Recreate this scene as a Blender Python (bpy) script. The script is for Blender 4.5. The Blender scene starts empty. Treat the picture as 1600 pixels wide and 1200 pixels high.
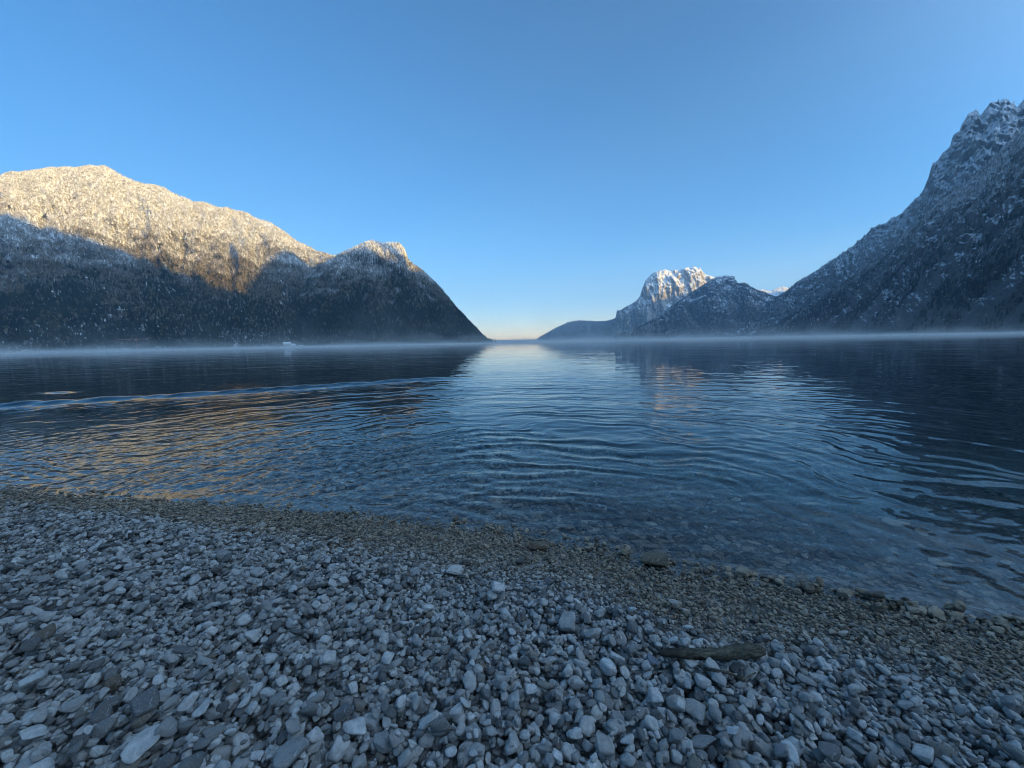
import bpy, math, random, time
import numpy as np
from mathutils import Matrix, Vector, Euler
T0 = time.time()
random.seed(7)
RNG = np.random.default_rng(11)
R = math.radians
sc = bpy.context.scene

# ------------------------------------------------------------------ camera, sky, sun, exposure
CAM_Z = 1.15
FPX, CX, CY = 601.0, 800.0, 600.0          # the photograph's pixels (1600 x 1200)
cam_d = bpy.data.cameras.new("camera")
cam = bpy.data.objects.new("camera", cam_d)
sc.collection.objects.link(cam)
cam_d.sensor_width = 36.0
cam_d.lens = 36.0 * FPX / 1600.0
cam_d.clip_start = 0.02
cam_d.clip_end = 90000
CM = Matrix.Rotation(R(90 - 6.17), 4, 'X') @ Matrix.Rotation(R(-1.17), 4, 'Z')
cam.matrix_world = Matrix.Translation((0, 0, CAM_Z)) @ CM
sc.camera = cam
M3 = np.array(CM.to_3x3())

SUN_AZ, SUN_EL = R(122), R(10.0)           # azimuth clockwise from +Y
SUN = np.array([math.sin(SUN_AZ) * math.cos(SUN_EL), math.cos(SUN_AZ) * math.cos(SUN_EL), math.sin(SUN_EL)])
world = bpy.data.worlds.new("World"); sc.world = world
world.use_nodes = True
wn = world.node_tree; wn.nodes.clear()
sky = wn.nodes.new('ShaderNodeTexSky'); sky.sky_type = 'NISHITA'
sky.sun_disc = False
sky.sun_elevation = SUN_EL
sky.sun_rotation = SUN_AZ
sky.altitude = 400
sky.air_density = 1.0; sky.dust_density = 0.25; sky.ozone_density = 3.8
bg = wn.nodes.new('ShaderNodeBackground'); bg.inputs['Strength'].default_value = 0.12
wo = wn.nodes.new('ShaderNodeOutputWorld')
tint = wn.nodes.new('ShaderNodeMix'); tint.data_type = 'RGBA'; tint.blend_type = 'MULTIPLY'; tint.inputs[0].default_value = 1.0
tint.inputs[7].default_value = (.29, .60, .71, 1)
wn.links.new(sky.outputs[0], tint.inputs[6])
def _wm(op, a, b=0.0, clamp=False):
    nd = wn.nodes.new('ShaderNodeMath'); nd.operation = op; nd.use_clamp = clamp
    for i, v in enumerate((a, b)):
        if isinstance(v, bpy.types.NodeSocket): wn.links.new(v, nd.inputs[i])
        else: nd.inputs[i].default_value = v
    return nd.outputs[0]
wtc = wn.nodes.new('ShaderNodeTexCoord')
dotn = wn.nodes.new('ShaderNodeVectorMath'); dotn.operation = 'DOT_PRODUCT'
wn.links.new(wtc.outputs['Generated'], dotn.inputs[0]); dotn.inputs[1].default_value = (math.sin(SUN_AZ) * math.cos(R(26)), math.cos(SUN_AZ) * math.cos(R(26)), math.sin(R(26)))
glow = _wm('POWER', _wm('MAXIMUM', dotn.outputs['Value'], 0.0), 4.0)          # added sky glow on the sun side behind the camera, brightens the shaded gravel
wsp = wn.nodes.new('ShaderNodeSeparateXYZ'); wn.links.new(wtc.outputs['Generated'], wsp.inputs[0])
hz = _wm('POWER', 2.718, _wm('MULTIPLY', _wm('ABSOLUTE', wsp.outputs[2]), -17.0))  # cream band that hugs the horizon
def _add(base, fac, col):
    nd = wn.nodes.new('ShaderNodeMix'); nd.data_type = 'RGBA'; nd.blend_type = 'ADD'; nd.clamp_factor = False
    wn.links.new(fac, nd.inputs[0]); wn.links.new(base, nd.inputs[6]); nd.inputs[7].default_value = (*col, 1)
    return nd.outputs[2]
anti = _wm('SUBTRACT', 1.0, _wm('MULTIPLY', _wm('POWER', _wm('MAXIMUM', _wm('MULTIPLY', dotn.outputs['Value'], -1.0), 0.0), 2.0), .50))
zen = _wm('SUBTRACT', 1.0, _wm('MULTIPLY', _wm('MAXIMUM', wsp.outputs[2], 0.0), .36))
dim = wn.nodes.new('ShaderNodeVectorMath'); dim.operation = 'SCALE'
wn.links.new(tint.outputs[2], dim.inputs[0]); wn.links.new(_wm('MULTIPLY', anti, zen), dim.inputs['Scale'])
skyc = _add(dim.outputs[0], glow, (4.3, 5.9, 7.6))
skyc = _add(skyc, hz, (3.1, 1.1, .1))
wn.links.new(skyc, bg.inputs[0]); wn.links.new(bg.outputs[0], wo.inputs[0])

sun_d = bpy.data.lights.new("sun", 'SUN'); sun_d.energy = 2.75; sun_d.angle = R(0.5)
sun_d.color = (1.0, 0.59, 0.02)
sun_o = bpy.data.objects.new("sun", sun_d); sc.collection.objects.link(sun_o)
sun_o.rotation_euler = Vector(SUN).to_track_quat('Z', 'Y').to_euler()
sun_o.location = (2000, -1500, 2500)

vs = sc.view_settings
vs.view_transform = 'Standard'; vs.look = 'None'; vs.gamma = 1.0; vs.use_curve_mapping = False
vs.exposure = 2.12
cy = sc.cycles
cy.use_denoising = True
cy.max_bounces = 10; cy.transmission_bounces = 6; cy.volume_bounces = 2; cy.diffuse_bounces = 5; cy.glossy_bounces = 4
cy.filter_width = 1.0
cy.caustics_reflective = True; cy.caustics_refractive = True
cy.sample_clamp_indirect = 6.0
cy.use_adaptive_sampling = True; cy.adaptive_threshold = 0.01

# ------------------------------------------------------------------ helpers
def ray(px, py):
    d = M3 @ np.array([(px - CX) / FPX, -(py - CY) / FPX, -1.0])
    return d
def at_depth(px, py, Y):
    d = ray(px, py); d = d / d[1]
    return np.array([0, 0, CAM_Z]) + d * Y
def project(P):
    q = (np.asarray(P) - np.array([0, 0, CAM_Z])) @ M3      # = M3^T (P-C)
    return CX + FPX * q[..., 0] / -q[..., 2], CY - FPX * q[..., 1] / -q[..., 2], -q[..., 2]
HOR = lambda px: 535.0 + (800 - px) * math.tan(R(1.17))     # pixel row of the horizon

_perm = np.random.default_rng(5).permutation(4096)
_g = np.random.default_rng(6).uniform(0, 2 * np.pi, 4096)
_gx, _gy = np.cos(_g), np.sin(_g)
def noise2(x, y, seed=0):
    x = np.asarray(x, float) + seed * 17.31; y = np.asarray(y, float) - seed * 9.77
    xi = np.floor(x).astype(np.int64); yi = np.floor(y).astype(np.int64)
    fx = x - xi; fy = y - yi
    u = fx * fx * fx * (fx * (fx * 6 - 15) + 10); v = fy * fy * fy * (fy * (fy * 6 - 15) + 10)
    def g(ix, iy, dx, dy):
        h = _perm[(_perm[ix & 4095] + iy) & 4095]
        return _gx[h] * dx + _gy[h] * dy
    a = g(xi, yi, fx, fy); b = g(xi + 1, yi, fx - 1, fy)
    c = g(xi, yi + 1, fx, fy - 1); d = g(xi + 1, yi + 1, fx - 1, fy - 1)
    return 1.5 * ((a + (b - a) * u) * (1 - v) + (c + (d - c) * u) * v)
def fbm(x, y, o=5, seed=0, gain=.5):
    s = 0; a = 1.0
    for i in range(o):
        s = s + a * noise2(x, y, seed + i * 3); x = x * 2.03; y = y * 2.03; a *= gain
    return s
def ridged(x, y, o=5, seed=0, gain=.5):
    s = 0; a = 1.0; t = 0
    for i in range(o):
        s = s + a * (1 - 2 * np.abs(noise2(x, y, seed + i * 3))); t += a; x = x * 2.1; y = y * 2.1; a *= gain
    return s / t
def sst(a, b, x):
    t = np.clip((x - a) / (b - a), 0, 1); return t * t * (3 - 2 * t)

def mesh_np(name, V, F4=None, F3=None, smooth=True):
    me = bpy.data.meshes.new(name)
    V = np.asarray(V, np.float32); nv = len(V)
    f4 = np.zeros((0, 4), np.int32) if F4 is None else np.asarray(F4, np.int32)
    f3 = np.zeros((0, 3), np.int32) if F3 is None else np.asarray(F3, np.int32)
    me.vertices.add(nv); me.vertices.foreach_set("co", V.ravel())
    nl = f4.size + f3.size; npol = len(f4) + len(f3)
    if npol:
        me.loops.add(nl); me.loops.foreach_set("vertex_index", np.concatenate([f4.ravel(), f3.ravel()]))
        st = np.concatenate([np.arange(len(f4)) * 4, f4.size + np.arange(len(f3)) * 3])
        me.polygons.add(npol); me.polygons.foreach_set("loop_start", st.astype(np.int32))
        me.update(calc_edges=True)
        me.polygons.foreach_set("use_smooth", np.full(npol, smooth))
    me.validate(); me.update()
    return me
def link(name, me, mat=None, parent=None, **props):
    o = bpy.data.objects.new(name, me); sc.collection.objects.link(o)
    if mat is not None and me is not None: me.materials.append(mat)
    if parent is not None: o.parent = parent
    for k, v in props.items(): o[k] = v
    return o
def grid_faces(nu, nv):
    i = np.arange(nu - 1)[:, None] * nv + np.arange(nv - 1)[None, :]
    return np.stack([i, i + nv, i + nv + 1, i + 1], -1).reshape(-1, 4)
def vattr(me, name, data, kind='FLOAT'):
    a = me.attributes.new(name, kind, 'POINT')
    key = 'vector' if kind == 'FLOAT_VECTOR' else 'value'
    a.data.foreach_set(key, np.asarray(data, np.int32 if kind == 'INT' else np.float32).ravel())

# ------------------------------------------------------------------ materials
class NT:
    def __init__(s, name):
        s.m = bpy.data.materials.new(name); s.m.use_nodes = True
        s.t = s.m.node_tree; s.t.nodes.clear()
        s.out = s.t.nodes.new('ShaderNodeOutputMaterial')
    def n(s, typ, ins=None, **kw):
        nd = s.t.nodes.new('ShaderNode' + typ)
        for k, v in kw.items(): setattr(nd, k, v)
        if ins:
            for k, v in ins.items(): s.set(nd.inputs[k], v)
        return nd
    def set(s, inp, v):
        if isinstance(v, bpy.types.NodeSocket): s.t.links.new(v, inp)
        elif hasattr(v, 'outputs'): s.t.links.new(v.outputs[0], inp)
        else: inp.default_value = v
    def math(s, op, a, b=0.0, c=None):
        nd = s.t.nodes.new('ShaderNodeMath'); nd.operation = op
        s.set(nd.inputs[0], a); s.set(nd.inputs[1], b)
        if c is not None: s.set(nd.inputs[2], c)
        return nd.outputs[0]
    def mix(s, f, a, b):
        nd = s.t.nodes.new('ShaderNodeMix'); nd.data_type = 'RGBA'
        s.set(nd.inputs[0], f); s.set(nd.inputs[6], a); s.set(nd.inputs[7], b)
        return nd.outputs[2]
    def ramp(s, f, stops):
        nd = s.t.nodes.new('ShaderNodeValToRGB'); s.set(nd.inputs[0], f)
        el = nd.color_ramp.elements
        while len(el) < len(stops): el.new(0.5)
        for e, (p, c) in zip(el, stops):
            e.position = p; e.color = c if len(c) == 4 else (*c, 1)
        return nd.outputs[0]
    def rng(s, v, a, b, c=0., d=1.):
        nd = s.t.nodes.new('ShaderNodeMapRange'); s.set(nd.inputs[0], v)
        for i, q in enumerate((a, b, c, d)): s.set(nd.inputs[i + 1], q)
        return nd.outputs[0]
    def noise(s, vec, scale, detail=4, rough=.55, dist=0.):
        nd = s.n('TexNoise', {'Scale': scale, 'Detail': detail, 'Roughness': rough, 'Distortion': dist})
        s.set(nd.inputs['Vector'], vec); return nd.outputs[0]
    def pbsdf(s, col, rough, normal=None, spec=.5, metal=0.):
        nd = s.n('BsdfPrincipled'); s.set(nd.inputs['Base Color'], col); s.set(nd.inputs['Roughness'], rough)
        s.set(nd.inputs['Specular IOR Level'], spec); s.set(nd.inputs['Metallic'], metal)
        if normal is not None: s.set(nd.inputs['Normal'], normal)
        s.t.links.new(nd.outputs[0], s.out.inputs['Surface']); return nd
    def bump(s, h, strength, dist, normal=None):
        nd = s.n('Bump', {'Strength': strength, 'Distance': dist, 'Height': h})
        if normal is not None: s.set(nd.inputs['Normal'], normal)
        return nd.outputs[0]
def C(*a): return (*a, 1.0)

def stone_material(name, instanced=True, base=None):
    """limestone pebbles: grey of their own, veins, a wet darker look just above and below the water line"""
    s = NT(name)
    tc = s.n('TexCoord'); geo = s.n('NewGeometry')
    if instanced:
        at = s.n('Attribute', attribute_type='INSTANCER', attribute_name='tone')
        tone = at.outputs['Fac']
        off = s.n('VectorMath', {1: (37., 91., 53.)}, operation='MULTIPLY')
        cmb = s.n('CombineXYZ', {0: tone, 1: tone, 2: tone}); s.set(off.inputs[0], cmb)
        ad = s.n('VectorMath', operation='ADD'); s.set(ad.inputs[0], tc.outputs['Object']); s.set(ad.inputs[1], off)
        vec = ad.outputs[0]
        col = s.ramp(tone, [(0, (.09, .088, .085)), (.18, (.22, .215, .205)), (.42, (.43, .415, .39)), (.62, (.58, .56, .525)),
                            (.80, (.68, .66, .625)), (.90, (.79, .775, .745)), (.935, (.82, .81, .78)), (.95, (.30, .25, .19)), (1, (.17, .13, .095))])
    else:
        oi = s.n('ObjectInfo')
        vec = tc.outputs['Object']; col = base
    n1 = s.noise(vec, 1.6, 5, .6); n2 = s.noise(vec, 7.0, 4, .6)
    col = s.mix(s.rng(n1, .35, .7), col, s.mix(.5, col, C(.12, .12, .12)))
    wv = s.n('TexWave', {'Scale': .33, 'Distortion': 7., 'Detail': 4., 'Detail Scale': .9}, wave_type='BANDS'); s.set(wv.inputs['Vector'], vec)
    vein = s.rng(wv.outputs['Fac'], .965, .995)
    col = s.mix(s.math('MULTIPLY', s.math('MULTIPLY', vein, .5), s.rng(n1, .52, .62)), col, C(.6, .6, .59))
    col = s.mix(s.rng(n2, .52, .72, 0, .45), col, C(.62, .61, .58))
    col = s.mix(s.rng(s.noise(vec, 16., 3, .7), .34, .46, .5, 0), col, C(.10, .098, .09))
    # wetness by height above the lake
    sep = s.n('SeparateXYZ'); s.set(sep.inputs[0], geo.outputs['Position'])
    wn_ = s.noise(geo.outputs['Position'], 2.2, 4, .6)
    z = s.math('ADD', sep.outputs[2], s.math('MULTIPLY', s.math('SUBTRACT', wn_, .5), -.10))
    wet = s.math('MULTIPLY', s.rng(z, .050, .100, 1., 0.), s.rng(z, -.09, -.02, .45, 1.))
    wetc = s.n('Mix', data_type='RGBA', blend_type='MULTIPLY'); s.set(wetc.inputs[0], 1.); s.set(wetc.inputs[6], col); s.set(wetc.inputs[7], C(.80, .66, .50))
    col = s.mix(wet, col, wetc.outputs[2])
    rough = s.rng(wet, 0, 1, .82, .33)
    bm = s.bump(s.noise(vec, 9., 6, .72), .55, .10)
    s.pbsdf(col, rough, bm, spec=.35)
    return s.m
M_PEB = stone_material("limestone_pebbles")

def ground_material():
    s = NT("lake_shore_gravel_bed")
    geo = s.n('NewGeometry'); pos = geo.outputs['Position']
    v1 = s.n('TexVoronoi', {'Scale': 38., 'Randomness': 1.}); s.set(v1.inputs['Vector'], pos)
    sep = s.n('SeparateColor'); s.set(sep.inputs[0], v1.outputs['Color'])
    col = s.ramp(sep.outputs[0], [(0, (.09, .088, .08)), (.5, (.20, .195, .18)), (1, (.36, .35, .32))])
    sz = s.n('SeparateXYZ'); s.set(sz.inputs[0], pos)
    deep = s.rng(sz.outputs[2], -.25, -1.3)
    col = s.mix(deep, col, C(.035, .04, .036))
    dist = s.rng(v1.outputs['Distance'], 0, .02, 1, 0)
    s.pbsdf(col, .85, s.bump(dist, .8, .012), spec=.25)
    return s.m
M_GROUND = ground_material()

def water_material():
    s = NT("lake_water")
    geo = s.n('NewGeometry'); pos = geo.outputs['Position']
    mp = s.n('Mapping', {'Scale': (.55, 1.25, 1.)}); s.set(mp.inputs['Vector'], pos)
    a = s.noise(mp, 5.5, 3, .5, .3)
    b = s.noise(mp, 1.7, 2, .5, .2)
    mp2 = s.n('Mapping', {'Scale': (.5, 1.5, 1.)}); s.set(mp2.inputs['Vector'], pos)
    c = s.noise(mp2, .35, 2, .5)
    wy = s.n('SeparateXYZ'); s.set(wy.inputs[0], pos)
    patch = s.math('MULTIPLY', s.rng(s.noise(pos, .12, 2, .5), .38, .62, .35, 1.25), s.rng(wy.outputs[1], 1.6, 5., .35, 1.))
    h = s.math('ADD', s.math('MULTIPLY', a, .0036), s.math('MULTIPLY', b, .013))
    h = s.math('ADD', h, s.math('MULTIPLY', c, .055))
    h = s.math('MULTIPLY', s.math('MULTIPLY', h, patch), s.rng(wy.outputs[1], 4., 9., .70, .42))
    bm = s.bump(h, 1.0, 1.0)
    g = s.n('BsdfGlass', {'IOR': 1.38, 'Roughness': 0.0, 'Color': C(1, 1, 1), 'Normal': bm})
    s.t.links.new(g.outputs[0], s.out.inputs['Surface'])
    va = s.n('VolumeAbsorption', {'Color': C(.35, .72, .78), 'Density': .9})
    s.t.links.new(va.outputs[0], s.out.inputs['Volume'])
    return s.m
M_WATER = water_material()

def mountain_material(name, snow_lo, snow_hi, rock=(.17, .165, .16), under=(.045, .05, .04), snow_amt=0., scale=1.):
    s = NT(name)
    geo = s.n('NewGeometry'); pos = geo.outputs['Position']
    sp = s.n('SeparateXYZ'); s.set(sp.inputs[0], pos)
    sn = s.n('SeparateXYZ'); s.set(sn.inputs[0], geo.outputs['Normal'])
    n1 = s.noise(pos, .012 * scale, 6, .65, .4); n2 = s.noise(pos, .11 * scale, 6, .72)
    mp = s.n('Mapping', {'Scale': (.8, .8, 3.6), 'Rotation': (.1, .5, .2)}); s.set(mp.inputs['Vector'], pos)
    strata = s.noise(mp, .03 * scale, 8, .75, .5)
    rk = s.mix(s.rng(strata, .35, .65), C(*[c * .45 for c in rock]), C(*[c * 1.25 for c in rock]))
    rk = s.mix(s.rng(n1, .5, .62, 0, .8), rk, C(*under))
    alt = s.rng(sp.outputs[2], snow_lo, snow_hi, -.22, .30)
    sl = s.math('MULTIPLY', s.math('SUBTRACT', sn.outputs[2], .62), .8)
    f = s.math('ADD', s.math('ADD', alt, sl), s.math('MULTIPLY', s.math('SUBTRACT', n2, .5), 1.5))
    f = s.math('ADD', f, s.math('MULTIPLY', s.math('SUBTRACT', strata, .5), 1.3))
    f = s.rng(s.math('ADD', f, snow_amt), -.04, .16)
    col = s.mix(f, rk, C(.80, .81, .83))
    s.pbsdf(col, .9, s.bump(s.math('ADD', s.math('MULTIPLY', n2, 7.), s.math('MULTIPLY', strata, 10.)), .9, 1.0 / scale), spec=.2)
    return s.m

def tree_material(name, bark=False):
    s = NT(name)
    at = s.n('Attribute', attribute_type='INSTANCER', attribute_name='frost')
    ti = s.n('Attribute', attribute_type='INSTANCER', attribute_name='tone')
    geo = s.n('NewGeometry'); tc = s.n('TexCoord')
    sn = s.n('SeparateXYZ'); s.set(sn.inputs[0], geo.outputs['Normal'])
    green = s.ramp(ti.outputs['Fac'], [(0, (.010, .018, .014)), (.5, (.022, .034, .026)), (.72, (.05, .05, .035)), (.80, (.10, .088, .066)), (1, (.24, .195, .135))])
    n = s.noise(tc.outputs['Object'], 5., 3, .6)
    f = s.math('ADD', s.math('MULTIPLY', sn.outputs[2], .55), s.math('SUBTRACT', n, .85))
    f = s.rng(s.math('ADD', f, at.outputs['Fac']), -.05, .35, 0., .92)
    col = s.mix(f, green, C(.78, .79, .81))
    s.pbsdf(col, .9, None, spec=.1)
    return s.m
M_TREE = tree_material("snow_dusted_conifer")

# ------------------------------------------------------------------ instancing of uncountable stuff
def scatter(name, variants, P, rot, scl, idx, mat, attrs, **props):
    me = bpy.data.meshes.new(name)
    me.vertices.add(len(P)); me.vertices.foreach_set("co", np.asarray(P, np.float32).ravel())
    vattr(me, 'rot', rot, 'FLOAT_VECTOR'); vattr(me, 'scl', scl, 'FLOAT_VECTOR'); vattr(me, 'idx', idx, 'INT')
    for k, v in attrs.items(): vattr(me, k, v)
    me.update()
    o = link(name, me, None, **props)
    coll = bpy.data.collections.new(name + "_shapes")
    for i, vme in enumerate(variants):
        vo = bpy.data.objects.new("%s_shape_%02d" % (name, i), vme); coll.objects.link(vo)
    ng = bpy.data.node_groups.new(name + "_scatter", 'GeometryNodeTree')
    ng.interface.new_socket("Geometry", in_out='INPUT', socket_type='NodeSocketGeometry')
    ng.interface.new_socket("Geometry", in_out='OUTPUT', socket_type='NodeSocketGeometry')
    N = ng.nodes.new; L = ng.links.new
    gi = N('NodeGroupInput'); go = N('NodeGroupOutput')
    m2p = N('GeometryNodeMeshToPoints'); iop = N('GeometryNodeInstanceOnPoints'); ci = N('GeometryNodeCollectionInfo')
    ci.inputs['Collection'].default_value = coll
    ci.inputs['Separate Children'].default_value = True; ci.inputs['Reset Children'].default_value = True
    def na(nm, t):
        nd = N('GeometryNodeInputNamedAttribute'); nd.data_type = t; nd.inputs['Name'].default_value = nm
        return nd.outputs['Attribute']
    e2r = N('FunctionNodeEulerToRotation')
    L(gi.outputs[0], m2p.inputs['Mesh']); L(m2p.outputs[0], iop.inputs['Points']); L(ci.outputs[0], iop.inputs['Instance'])
    iop.inputs['Pick Instance'].default_value = True
    L(na('idx', 'INT'), iop.inputs['Instance Index'])
    L(na('rot', 'FLOAT_VECTOR'), e2r.inputs[0]); L(e2r.outputs[0], iop.inputs['Rotation'])
    L(na('scl', 'FLOAT_VECTOR'), iop.inputs['Scale']); L(iop.outputs[0], go.inputs[0])
    md = o.modifiers.new("scatter", 'NODES'); md.node_group = ng
    return o

# ------------------------------------------------------------------ mountains
MESHES = {}
def mountain(name, cols, nu, nv, amp, seed, mat, profile=1.0, crest_amp=6., gully=(70., 3.0), cliff=0., back=1.35, crag=(0., 50., 0., 1.)):
    """cols: (pixel column, crest pixel row, crest distance, foot distance)"""
    cols = np.array(cols, float)
    t = np.linspace(cols[0, 0], cols[-1, 0], nu)
    yc = np.interp(t, cols[:, 0], cols[:, 1]); Dc = np.interp(t, cols[:, 0], cols[:, 2]); Db = np.interp(t, cols[:, 0], cols[:, 3])
    crest = np.stack([at_depth(px, py, d) for px, py, d in zip(t, yc, Dc)])
    foot = np.stack([at_depth(px, HOR(px), d) for px, d in zip(t, Db)]); foot[:, 2] = -12
    arc = np.concatenate([[0], np.cumsum(np.hypot(np.diff(crest[:, 0]), np.diff(crest[:, 1])))])
    crest[:, 2] += crest_amp * fbm(arc / 90., arc * 0 + seed, 4, seed, .6)
    nb = max(8, nv // 8)
    v = np.concatenate([np.linspace(0, 1, nv), 1 + np.linspace(0, 1, nb + 1)[1:]])
    V = np.zeros((nu, len(v), 3))
    vf = np.clip(v, 0, 1)[None, :, None]; vb = np.clip(v - 1, 0, 1)[None, :, None]
    plan = foot[:, None, :2] * (1 - vf) + crest[:, None, :2] * vf
    plan = plan + crest[:, None, :2] * (back - 1) * vb
    zf = vf[..., 0] ** profile
    if cliff:
        zf = zf + cliff * np.sin(2 * np.pi * vf[..., 0]) * -.5 * (1 - vf[..., 0] * 0)
    z = foot[:, None, 2] * (1 - zf) + crest[:, None, 2] * zf
    z = z * (1 - vb[..., 0] ** 1.3) + (-20) * vb[..., 0] ** 1.3
    x, y = plan[..., 0], plan[..., 1]
    along = arc[:, None] + 0 * v[None, :]
    slopelen = np.hypot(crest[:, 0] - foot[:, 0], crest[:, 1] - foot[:, 1])[:, None] * np.minimum(v, 1.5)[None, :]
    warp = 60 * fbm(x / 300, y / 300, 3, seed + 40)
    g = ridged((along + warp) / gully[0], slopelen / (gully[0] * gully[1]) + warp / 200, 5, seed, .45)
    big = ridged(x / 420, y / 420, 4, seed + 9, .5)
    w = np.sin(np.pi * np.clip(v, 0, 1)) ** .7
    w = np.where(v > 1, 0, w)[None, :] + .06
    d = amp * (g * .6 + big * .55) * w
    z = z + d
    # push faces sideways as well, so walls have relief
    nx = (foot[:, 0] - crest[:, 0])[:, None]; ny = (foot[:, 1] - crest[:, 1])[:, None]; ln = np.hypot(nx, ny) + 1e-6
    lat = amp * .6 * fbm(along / (1.5 * amp + 25), z / (3.2 * amp + 30) + along / 400, 5, seed + 21, .55) * w
    if crag[0]:
        cw = sst(crag[2], crag[3], z) * np.where(v > 1, 0, np.minimum(1, (1 - np.clip(v, 0, 1)) * 14 + .35))[None, :] * sst(0, .08, np.clip(v, 0, 1))[None, :]
        q = ridged((along + z * .35) / crag[1], (z - along * .25) / (crag[1] * 1.5), 5, seed + 61, .62)
        lat = lat + crag[0] * (q - .3) * cw
        z = z + crag[0] * .35 * (ridged(along / crag[1] * 1.7, z / crag[1], 4, seed + 63, .6) - .35) * cw
    x = x + nx / ln * lat; y = y + ny / ln * lat
    V = np.stack([x, y, z], -1)
    me = mesh_np(name, V.reshape(-1, 3), grid_faces(nu, len(v)), smooth=True)
    o = link(name, me, mat, kind='structure')
    MESHES[name] = (V, v, o)
    return V, v

def densify(V, v, n, rng, vmax=1.12):
    """random points on the surface (area weighted) with slope"""
    jmax = np.searchsorted(v, vmax)
    a = V[:-1, :jmax - 1]; b = V[1:, :jmax - 1]; c = V[:-1, 1:jmax]; dd = V[1:, 1:jmax]
    nrm = np.cross(b - a, c - a); ar = np.linalg.norm(nrm, axis=-1)
    # ground that lies nearer shows larger: weight gently by 1/distance
    w = ar / (np.linalg.norm(a, axis=-1) ** .6)
    pr = (w / w.sum()).ravel()
    k = rng.choice(pr.size, n, p=pr); i, j = np.unravel_index(k, ar.shape)
    p, q = rng.random(n), rng.random(n)
    P = (a[i, j] * ((1 - p) * (1 - q))[:, None] + b[i, j] * (p * (1 - q))[:, None] + c[i, j] * ((1 - p) * q)[:, None] + dd[i, j] * (p * q)[:, None])
    nz = np.abs(nrm[i, j, 2]) / (ar[i, j] + 1e-9)
    return P, nz, v[j]

def conifer_mesh(seed, tiers=5, seg=7):
    r = np.random.default_rng(seed); V = []; F = []
    for k in range(4):                                       # trunk
        V.append((.018 * math.cos(k * math.pi / 2), .018 * math.sin(k * math.pi / 2), -.08))
    V.append((0, 0, .5)); F += [(k, (k + 1) % 4, 4) for k in range(4)]
    for t in range(tiers):
        f = t / tiers
        z0 = .10 + f * .72; h = .34 * (1 - f * .35); rad = .21 * (1 - f) ** .85 + .02
        b = len(V); cx, cy_ = r.normal(0, .012, 2)
        a0 = r.uniform(0, 6.28)
        for k in range(seg):
            a = a0 + k * 2 * math.pi / seg
            rr = rad * r.uniform(.6, 1.2)
            V.append((cx + rr * math.cos(a), cy_ + rr * math.sin(a), z0 - rad * r.uniform(.1, .5)))
        V.append((cx, cy_, min(1.0, z0 + h)))
        F += [(b + k, b + (k + 1) % seg, b + seg) for k in range(seg)]
    me = mesh_np("conifer", V, None, F, smooth=False); me.materials.append(M_TREE)
    return me
def broadleaf_mesh(seed):
    """bare or frosted round-headed tree: loose puff of small faces on a trunk"""
    r = np.random.default_rng(seed); V = []; F = []
    for k in range(3): V.append((.02 * math.cos(k * 2.1), .02 * math.sin(k * 2.1), -.08))
    V.append((0, 0, .6)); F += [(k, (k + 1) % 3, 3) for k in range(3)]
    for k in range(60):
        d = r.normal(size=3); d /= np.linalg.norm(d); rr = r.uniform(.35, 1) ** .6
        c = np.array([0, 0, .6]) + d * rr * np.array([.26, .26, .36])
        b = len(V)
        for _ in range(3): V.append(tuple(c + r.normal(0, .055, 3)))
        F.append((b, b + 1, b + 2))
    me = mesh_np("bare_tree", V, None, F, smooth=False); me.materials.append(M_TREE)
    return me
TREES = [conifer_mesh(i, 5 + i % 2, 6 + i % 2) for i in range(6)] + [broadleaf_mesh(60 + i) for i in range(3)]

def forest(name, key, n, seed, frost_lo, frost_hi, frost_a, frost_b, hmin, hmax, dens=None, broad=.25, label=None, vmax=1.1, slope_min=.3, crest_lit=0.):
    V, v, o = MESHES[key]; rng = np.random.default_rng(seed)
    P, nz, vv = densify(V, v, n, rng, vmax)
    keep = (nz > slope_min * rng.uniform(.7, 1.2, len(nz))) & (P[:, 2] > 3)
    if dens is not None: keep &= rng.random(len(P)) < dens(P, vv)
    P = P[keep]; m = len(P)
    h = rng.uniform(hmin, hmax, m) * (1 - .25 * sst(.8, 1., vv[keep]))
    P[:, 2] -= .02 * h
    wd = rng.uniform(.8, 1.25, m)
    scl = np.stack([h * wd, h * wd, h], 1)
    rot = np.stack([rng.normal(0, .03, m), rng.normal(0, .03, m), rng.uniform(0, 6.28, m)], 1)
    bp = broad * (.08 + .92 * sst(130, 330, P[:, 2] + 140 * fbm(P[:, 0] / 160, P[:, 1] / 160, 3, seed + 31)))
    idx = np.where(rng.random(m) < bp, rng.integers(6, 9, m), rng.integers(0, 6, m))
    cl = fbm(P[:, 0] / 120, P[:, 1] / 120 + P[:, 2] / 80, 4, seed)
    frost = frost_a + (frost_b - frost_a) * sst(frost_lo, frost_hi, P[:, 2] + 130 * cl) + rng.normal(0, .055, m) + .13 * fbm(P[:, 0] / 40, P[:, 1] / 40 + P[:, 2] / 130, 3, seed + 5)
    tone = np.clip(.30 + .25 * cl + rng.normal(0, .17, m), 0, .72)
    frost = frost + crest_lit * sst(.66, .90, vv[keep]) * sst(370, 470, P[:, 2])  # extra whiteness near the high crest, painted in to brighten the faint sunlit cap
    bare = idx >= 6                                          # leafless beeches: pale brown twigs
    tone = np.where(bare, rng.uniform(.78, 1., m), tone)
    scatter(name, TREES, P, rot, scl, idx, M_TREE, {'frost': frost, 'tone': tone}, kind='stuff', label=label)

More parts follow.
